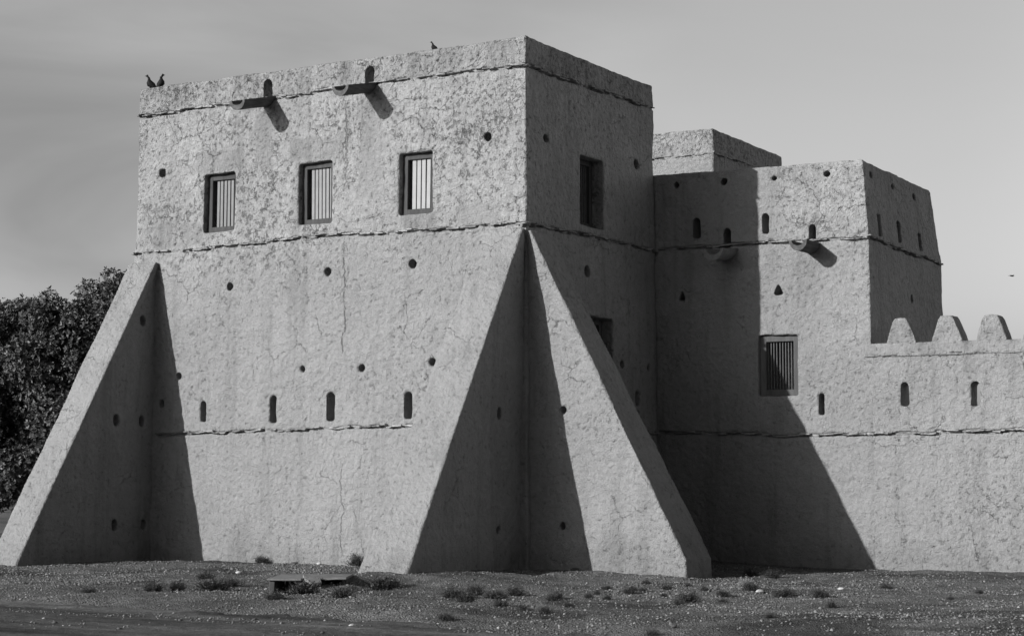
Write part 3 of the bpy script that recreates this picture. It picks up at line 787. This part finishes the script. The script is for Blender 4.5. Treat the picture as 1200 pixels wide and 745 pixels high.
for i, (x, y, w) in enumerate(small_b): put_shrub(x, y, w, (i + 1) % 4, 'one of the little dark tufts scattered in front of the side buttress foot', 'tufts before the side buttress')
for i, (x, y, w) in enumerate(small_c): put_shrub(x, y, w, (i + 2) % 4, 'one of the few tiny tufts on the gravel in front of the low wall', 'tufts before the low wall')

# ------------------------------------------------------------------ loose stones
def stone_mesh(seed, flat=1.0):
    b = bmesh.new(); bmesh.ops.create_icosphere(b, subdivisions=2, radius=.5)
    r = random.Random(seed); ox = r.random() * 50
    V = np.array([v.co[:] for v in b.verts]); d = .22 * fbm(V + ox, 2.0, 2, seed)
    for v, k in zip(b.verts, d): v.co *= 1 + k; v.co.z *= .62 * flat
    return bm_mesh(b, 'stone')
stones = [(4.48, -11.73, .11, 1, 'round pale stone lying on the dirt track', 'stone'), (4.35, -12.40, .20, .35, 'flat grey flake of stone on the dirt track', 'stone'),
 (2.60, -11.24, .09, 1, 'small pale pebble stone at the track edge below the slab', 'stone'), (-.55, .40, .0, 1, '', ''), (.5, 1.1, .16, .7, 'pale stone in the shade between the two corner buttresses', 'stone'),
 (1.05, -.10, .18, .5, 'dark stone where sunlight meets shade on the side buttress foot', 'darkstone_pitshade'), (-5.23, -.16, .16, .5, 'dark lump at the foot of the front wall', 'darkstone_pitshade'),
 (-3.41, -4.11, .15, .6, 'pale flat stone in the gravel behind the slab', 'stone'), (-4.6, -.2, .11, .8, 'white stone close to the front wall', 'stone'),
 (5.9, -3.0, .14, .7, 'pale stone beside the mound-shaped shrub', 'stone'), (8.12, -10.58, .09, .8, 'dark stone near the frame bottom', 'darkstone_pitshade'), (1.49, -12.74, .07, .8, 'small dark stone on the track far from the slab', 'darkstone_pitshade'),
 (6.53, -1.22, .10, .7, 'small pale stone in front of the low wall', 'stone')]
for k, (x, y, s, fl, lab, mk) in enumerate(stones):
    if not lab: continue
    o = link('loose_stone', stone_mesh(120 + k, fl), M[mk]); o.location = (x, y, GH(x, y) + s * .15 * fl - (.03 if y < -11 else 0) + .012)
    o.scale = (s, s * .8, s); o.rotation_euler = (random.uniform(-.1, .1), random.uniform(-.1, .1), random.uniform(0, 6))
    tag(o, lab, 'stone', 'loose stones on the ground')

# ------------------------------------------------------------------ broken concrete slab over an open pit box
rzS = math.atan2(.513, .859)
gS = GH(-.5, -7.2) - .01
cs = empty('concrete_slab', (-.42, -7.12, gS), 'broken concrete slab raised over a dark hollow in the gravel', 'slab', rz=rzS)
def slab_part(name, prof, z0, z1, mat, seed, tilt=None):
    b = bmesh.new(); M0 = tilt or Matrix()
    prism(b, prof, M0, z0, z1)
    bmesh.ops.bevel(b, geom=list(b.edges), offset=.008, segments=1, affect='EDGES')
    bmesh.ops.subdivide_edges(b, edges=list(b.edges), cuts=2, use_grid_fill=True)
    bmesh.ops.triangulate(b, faces=list(b.faces))
    V = np.array([v.co[:] for v in b.verts]); d = np.stack([fbm(V, 8, 2, seed), fbm(V, 8, 2, seed + 3), fbm(V, 8, 2, seed + 6)], 1) * .006
    for v, k in zip(b.verts, d): v.co += Vector(k)
    return link(name, bm_mesh(b), mat, cs)
slab_part('slab', [(0, 0), (.52, -.01), (.60, .25), (.72, .28), (1.18, .30), (1.2, 1.35), (.04, 1.40)], .172, .205, M['concrete'], 140)
slab_part('side_wall', [(0.02, .04), (.11, .04), (.11, 1.36), (.02, 1.36)], -.2, .170, M['darkstone_pitshade'], 141)  # pit walls coloured dark to stand in for shade inside the hollow
slab_part('back_wall', [(.125, 1.22), (1.08, 1.18), (1.08, 1.30), (.125, 1.34)], -.2, .170, M['darkstone_pitshade'], 142)
slab_part('side_wall', [(1.09, .50), (1.16, .50), (1.17, 1.3), (1.09, 1.3)], -.2, .170, M['darkstone_pitshade'], 143)
tl = Matrix.Translation((.50, .02, .185)) @ Matrix.Rotation(.26, 4, 'X') @ Matrix.Rotation(.12, 4, 'Y')
slab_part('broken_corner', [(.02, .22), (.06, .02), (.20, -.16), (.33, -.04), (.28, .20)], -.02, .02, M['concrete'], 144, tl)
pk = bmesh.new(); prism(pk, [(-.16, -.02), (.15, -.03), (.17, .03), (-.15, .035)], Matrix(), 0, .035)
po = link('wood_plank', bm_mesh(pk), M['plank']); po.location = (7.75, 3.2, GH(7.75, 3.2) + .03); po.rotation_euler = (0.03, .06, .5)
tag(po, 'short dark plank lying at the foot of the low wall', 'plank')
# give the plank its split end and nail batten
# ------------------------------------------------------------------ tree
def leaf_tree(root_pt, lobes, nros, seed):
    r = np.random.default_rng(seed)
    t = empty('broadleaf_tree', root_pt, 'dense dark broadleaf tree growing behind the left buttress', 'tree')
    C = np.array([l[:3] for l in lobes]); R = np.array([l[3] for l in lobes])
    # sub-lobes give the outline its bumps
    sub = []
    for c, rad in zip(C, R):
        for k in range(26):
            d = r.normal(0, 1, 3); d /= np.linalg.norm(d); 
            sub.append((*(c + d * rad * r.uniform(.55, .95) * np.array([1, 1, .95])), rad * r.uniform(.20, .34)))
    sub = np.array(sub)
    pick = r.choice(len(sub), nros, p=sub[:, 3] ** 2 / (sub[:, 3] ** 2).sum())
    d = r.normal(0, 1, (nros, 3)); d /= np.linalg.norm(d, axis=1)[:, None]
    rad = sub[pick, 3] * np.clip(r.normal(.88, .18, nros), .2, 1.22)
    Pp = sub[pick, :3] + d * rad[:, None]
    ok = Pp[:, 2] > .25; Pp = Pp[ok]; d = d[ok]; n = len(Pp)
    K = 6                                    # leaves in a rosette
    ax = d + r.normal(0, .5, (n, 3)); ax[:, 2] += .35; ax /= np.linalg.norm(ax, axis=1)[:, None]
    u = np.cross(ax, r.normal(0, 1, (n, 3))); u /= np.linalg.norm(u, axis=1)[:, None]; v = np.cross(ax, u)
    VV = []; 
    tone = np.clip(r.normal(.45, .2, n), 0, 1)
    for k in range(K):
        a = 2 * math.pi * k / K + r.uniform(-.4, .4, n); L = r.uniform(.06, .125, n); w = L * r.uniform(.18, .28, n)
        dirv = u * np.cos(a)[:, None] + v * np.sin(a)[:, None] + ax * r.uniform(-.1, .9, n)[:, None]
        dirv /= np.linalg.norm(dirv, axis=1)[:, None]
        sd = np.cross(dirv, ax + r.normal(0, .3, (n, 3))); sd /= np.linalg.norm(sd, axis=1)[:, None] + 1e-9
        b0 = Pp; m = Pp + dirv * (L * .5)[:, None]; tip = Pp + dirv * L[:, None]
        VV.append(np.stack([b0, m + sd * w[:, None], tip, m - sd * w[:, None]], 1))
    V = np.stack(VV, 1).reshape(-1, 3); F = np.arange(len(V)).reshape(-1, 4)
    tn = np.clip(np.repeat(tone, K * 4) + np.repeat(r.normal(0, .15, n * K), 4), 0, 1)
    link('crown', np_mesh('crown', V - np.array(root_pt), F, False, {'tone': tn}), M['leaf'], t)
    b = bmesh.new(); rp = Vector(root_pt)
    def limb(a, c, ra, rb):
        a = Vector(a); c = Vector(c); S = 6; prev = None
        for s in range(S + 1):
            tt = s / S; p = a.lerp(c, tt) + Vector((math.sin(tt * 5 + ra * 9), math.cos(tt * 4 + rb * 7), 0)) * .06 * tt * (1 - tt) * 4
            ax_ = (c - a).normalized(); e1 = ax_.orthogonal().normalized(); e2 = ax_.cross(e1); rr = ra + (rb - ra) * tt
            ring = [b.verts.new(p + (e1 * math.cos(2 * math.pi * k / 9) + e2 * math.sin(2 * math.pi * k / 9)) * rr * random.uniform(.93, 1.07)) for k in range(9)]
            if prev:
                for k in range(9): b.faces.new((prev[k], prev[(k + 1) % 9], ring[(k + 1) % 9], ring[k]))
            prev = ring
        b.faces.new(prev)
    limb((0, 0, -.2), (.1, .1, 2.2), .32, .22)
    for l in lobes:
        e_ = Vector(l[:3]) - rp; limb((.1, .1, 1.7 + random.random() * .4), e_ * .9, .14, .04)
    link('trunk', bm_mesh(b, smooth=True), M['bark'], t)
    return t
leaf_tree((-21.6, 10.2, 0), [(-20.3, 8.7, 5.15, 1.75), (-21.9, 8.4, 4.6, 1.85), (-23.6, 9.0, 4.2, 1.9), (-18.7, 9.4, 6.0, 1.45), (-20.3, 8.2, 5.65, 1.15), (-21.3, 8.2, 5.4, 1.2), (-21.2, 8.0, 2.4, 1.9), (-19.6, 8.6, 3.2, 1.7), (-23.4, 8.2, 2.2, 1.9), (-21.6, 11.6, 4.4, 2.0), (-18.2, 10.4, 3.4, 1.6), (-19.6, 9.2, 1.4, 1.4), (-25.4, 9.6, 3.2, 1.7), (-20.75, 8.3, 5.35, 1.45), (-22.3, 8.4, 5.1, 1.45)], 90000, 150)

# ------------------------------------------------------------------ birds
def bird(name, loc, rz, scale, label, pitch=.5, neck=.9, group=None):
    """perched pigeon: one continuous body from tail to head, plus wing, legs, beak shapes."""
    root = empty(name, loc, label, 'bird', group, rz)
    sp = [(-.19, .00, .006, .028), (-.15, .005, .012, .032), (-.09, .01, .035, .04), (-.03, .01, .058, .056), (.03, .0, .064, .064), (.075, .015, .05, .052), (.10, .045, .032, .032), (.11, .075, .025, .025), (.122, .10, .028, .028), (.142, .105, .020, .019), (.156, .103, .008, .008), (.176, .098, .003, .003)]
    c, s = math.cos(pitch), math.sin(pitch)
    b = bmesh.new(); prev = None; first = None
    for i, (x, z, rv, rh) in enumerate(sp):
        zz = z * (neck if i > 5 else 1)
        X = (x * c - zz * s); Z = (x * s + zz * c) + .105
        if i > 6: X = (sp[6][0] * c - sp[6][1] * s) + (x - sp[6][0]) * .9; Z = (sp[6][0] * s + sp[6][1] * c) + .105 + (z - sp[6][1]) * neck * .9
        ring = []
        ux, uz = (-s, c) if i <= 6 else (-.2, .98)
        for k in range(10):
            a = 2 * math.pi * k / 10
            ring.append(b.verts.new(Vector((X + ux * rv * math.sin(a), rh * math.cos(a), Z + uz * rv * math.sin(a))) * scale))
        if prev:
            for k in range(10): b.faces.new((prev[k], prev[(k + 1) % 10], ring[(k + 1) % 10], ring[k]))
        else: b.faces.new(ring[::-1])
        prev = ring
    b.faces.new(prev)
    link('body', bm_mesh(b, smooth=True), M['bird'], root)
    for sy in (-1, 1):
        l = bmesh.new()
        bmesh.ops.create_cone(l, segments=6, radius1=.006 * scale, radius2=.009 * scale, depth=.075 * scale, cap_ends=True, matrix=Matrix.Translation((.015 * scale, sy * .025 * scale, .035 * scale)))
        for ta in (-.5, 0, .5):
            box(l, (0, -.004 * scale, 0), (.04 * scale, .004 * scale, .006 * scale), Matrix.Translation((.015 * scale, sy * .025 * scale, -.002)) @ Matrix.Rotation(ta, 4, 'Z'))
        link('leg', bm_mesh(l), M['bird'], root)
    return root
bird('pigeon', (-9.56, .28, 10.0), math.radians(212), 1.2, 'dark pigeon at the very end of the parapet, tail towards the other bird', .75, 1.1, 'birds on the parapet')
bird('pigeon', (-9.30, .30, 10.0), math.radians(25), 1.15, 'upright dark pigeon, second from the parapet end, facing the corner', 1.05, 1.1, 'birds on the parapet')
bird('pigeon', (-2.28, .30, 9.99), math.radians(200), .75, 'small bird alone on the parapet nearer the tall corner', .7, 1.1, 'birds on the parapet')
fb = bmesh.new()
for (x, r) in ((0, 0),): pass
prev = None
for (xx, rr) in ((-.17, .012), (-.10, .03), (0, .055), (.08, .045), (.13, .026), (.16, .022), (.19, .004)):
    ring = [fb.verts.new((xx, rr * math.cos(2 * math.pi * k / 8), rr * .9 * math.sin(2 * math.pi * k / 8))) for k in range(8)]
    if prev:
        for k in range(8): fb.faces.new((prev[k], prev[(k + 1) % 8], ring[(k + 1) % 8], ring[k]))
    else: fb.faces.new(ring[::-1])
    prev = ring
fb.faces.new(prev)
fly = empty('flying_bird', (-16.15, 89.0, 14.55), 'tiny dark bird flying in the open sky above the battlements', 'bird', rz=.9)
link('body', bm_mesh(fb, smooth=True), M['bird'], fly)
for sy in (-1, 1):
    w_ = bmesh.new()
    lo = [(-.06, sy * .03, .02), (.07, sy * .03, .02), (.06, sy * .17, .07), (-.07, sy * .32, .03)]
    a_ = [w_.verts.new(p) for p in lo]; c_ = [w_.verts.new((p[0], p[1], p[2] + .012)) for p in lo]
    w_.faces.new(a_); w_.faces.new(c_[::-1])
    for k in range(4): w_.faces.new((a_[k], a_[(k + 1) % 4], c_[(k + 1) % 4], c_[k]))
    link('wing', bm_mesh(w_), M['bird'], fly)

# ------------------------------------------------------------------ sun, sky, camera
sd = Vector((2.32, 5.46, -2.0)).normalized()
sl = bpy.data.lights.new('sun', 'SUN'); sl.energy = 5.0; sl.angle = math.radians(.53); sl.color = (1, 1, 1)
so = bpy.data.objects.new('sun', sl); COL.objects.link(so); so.rotation_euler = sd.to_track_quat('-Z', 'Y').to_euler(); so.location = (-20, -30, 30)
elev = math.asin(-sd.z); az = math.atan2(-sd.x, -sd.y)

W = bpy.data.worlds.new('World'); sc.world = W; W.use_nodes = True
nt = W.node_tree; nt.nodes.clear()
def wn(t, **k):
    x = nt.nodes.new(t)
    for a, v in k.items(): setattr(x, a, v)
    return x
out = wn('ShaderNodeOutputWorld'); bg = wn('ShaderNodeBackground'); sky = wn('ShaderNodeTexSky')
sky.sky_type = 'NISHITA'; sky.sun_disc = False; sky.sun_elevation = elev; sky.sun_rotation = az
sky.air_density = 1.0; sky.dust_density = 4.0; sky.ozone_density = 1.0
bw = wn('ShaderNodeSeparateColor'); nt.links.new(sky.outputs[0], bw.inputs[0])   # red channel: black-and-white through a red filter
tc = wn('ShaderNodeTexCoord')
mp = wn('ShaderNodeMapping'); mp.inputs['Rotation'].default_value = (0.10, -.16, .52); mp.inputs['Scale'].default_value = (3.0, 3.0, 11.0)
nt.links.new(tc.outputs['Generated'], mp.inputs[0])
no = wn('ShaderNodeTexNoise'); no.inputs['Scale'].default_value = 1.1; no.inputs['Detail'].default_value = 5; no.inputs['Roughness'].default_value = .5; no.inputs['Distortion'].default_value = .6
nt.links.new(mp.outputs[0], no.inputs['Vector'])
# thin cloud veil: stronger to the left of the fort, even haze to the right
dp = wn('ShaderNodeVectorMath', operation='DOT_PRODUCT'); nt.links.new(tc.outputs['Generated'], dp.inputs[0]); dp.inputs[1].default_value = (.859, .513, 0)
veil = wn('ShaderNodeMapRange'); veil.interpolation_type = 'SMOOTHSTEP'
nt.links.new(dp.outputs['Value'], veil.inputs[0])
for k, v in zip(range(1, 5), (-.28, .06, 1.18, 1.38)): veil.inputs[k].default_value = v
amp = wn('ShaderNodeMapRange'); nt.links.new(dp.outputs['Value'], amp.inputs[0])
for k, v in zip(range(1, 5), (-.10, .14, 1.5, .14)): amp.inputs[k].default_value = v
ma = wn('ShaderNodeMath', operation='SUBTRACT'); nt.links.new(no.outputs['Fac'], ma.inputs[0]); ma.inputs[1].default_value = .5
mb = wn('ShaderNodeMath', operation='MULTIPLY_ADD'); nt.links.new(ma.outputs[0], mb.inputs[0]); nt.links.new(amp.outputs[0], mb.inputs[1]); nt.links.new(veil.outputs[0], mb.inputs[2])
sx = wn('ShaderNodeSeparateXYZ'); nt.links.new(tc.outputs['Generated'], sx.inputs[0])
hz = wn('ShaderNodeMapRange'); hz.interpolation_type = 'SMOOTHSTEP'; nt.links.new(sx.outputs[2], hz.inputs[0])
for k, v in zip(range(1, 5), (.26, .66, 1.0, .34)): hz.inputs[k].default_value = v      # bright haze low down, clear dark sky overhead
mz = wn('ShaderNodeMath', operation='MULTIPLY'); nt.links.new(mb.outputs[0], mz.inputs[0]); nt.links.new(hz.outputs[0], mz.inputs[1])
df = wn('ShaderNodeVectorMath', operation='DOT_PRODUCT'); nt.links.new(tc.outputs['Generated'], df.inputs[0]); df.inputs[1].default_value = (-.513, .859, 0)
fr_ = wn('ShaderNodeMapRange'); fr_.interpolation_type = 'SMOOTHSTEP'; nt.links.new(df.outputs['Value'], fr_.inputs[0])
for k, v in zip(range(1, 5), (-.6, .15, .35, 1.0)): fr_.inputs[k].default_value = v      # sky behind the view dimmed to deepen shade on the front walls
mq = wn('ShaderNodeMath', operation='MULTIPLY'); nt.links.new(mz.outputs[0], mq.inputs[0]); nt.links.new(fr_.outputs[0], mq.inputs[1]); mz = mq
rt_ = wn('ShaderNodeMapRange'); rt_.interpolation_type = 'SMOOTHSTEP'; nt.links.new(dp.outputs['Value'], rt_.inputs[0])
for k, v in zip(range(1, 5), (.22, .85, 1.0, 3.3)): rt_.inputs[k].default_value = v      # unseen sky at far right brightened to light the right-hand faces
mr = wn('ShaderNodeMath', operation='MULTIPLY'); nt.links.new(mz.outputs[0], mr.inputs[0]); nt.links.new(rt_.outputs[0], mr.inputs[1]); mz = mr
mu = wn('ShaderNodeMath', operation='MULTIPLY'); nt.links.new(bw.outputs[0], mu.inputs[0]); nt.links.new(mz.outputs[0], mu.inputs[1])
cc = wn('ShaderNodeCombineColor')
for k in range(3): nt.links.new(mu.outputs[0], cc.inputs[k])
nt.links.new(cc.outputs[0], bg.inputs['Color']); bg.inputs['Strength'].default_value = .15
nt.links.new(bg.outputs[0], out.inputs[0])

cam = bpy.data.cameras.new('camera'); co = bpy.data.objects.new('camera', cam); COL.objects.link(co)
yaw, pit = .5383, .0848
fw = Vector((-math.sin(yaw) * math.cos(pit), math.cos(yaw) * math.cos(pit), math.sin(pit)))
co.location = (17.524, -29.897, 1.703); co.rotation_euler = fw.to_track_quat('-Z', 'Y').to_euler()
cam.sensor_width = 36; cam.lens = 2194.1 / 1200 * 36; cam.clip_start = .5; cam.clip_end = 6000
sc.camera = co
sc.view_settings.view_transform = 'Standard'; sc.view_settings.look = 'None'; sc.view_settings.gamma = 1; sc.view_settings.exposure = 0.28
sc.view_settings.use_curve_mapping = False
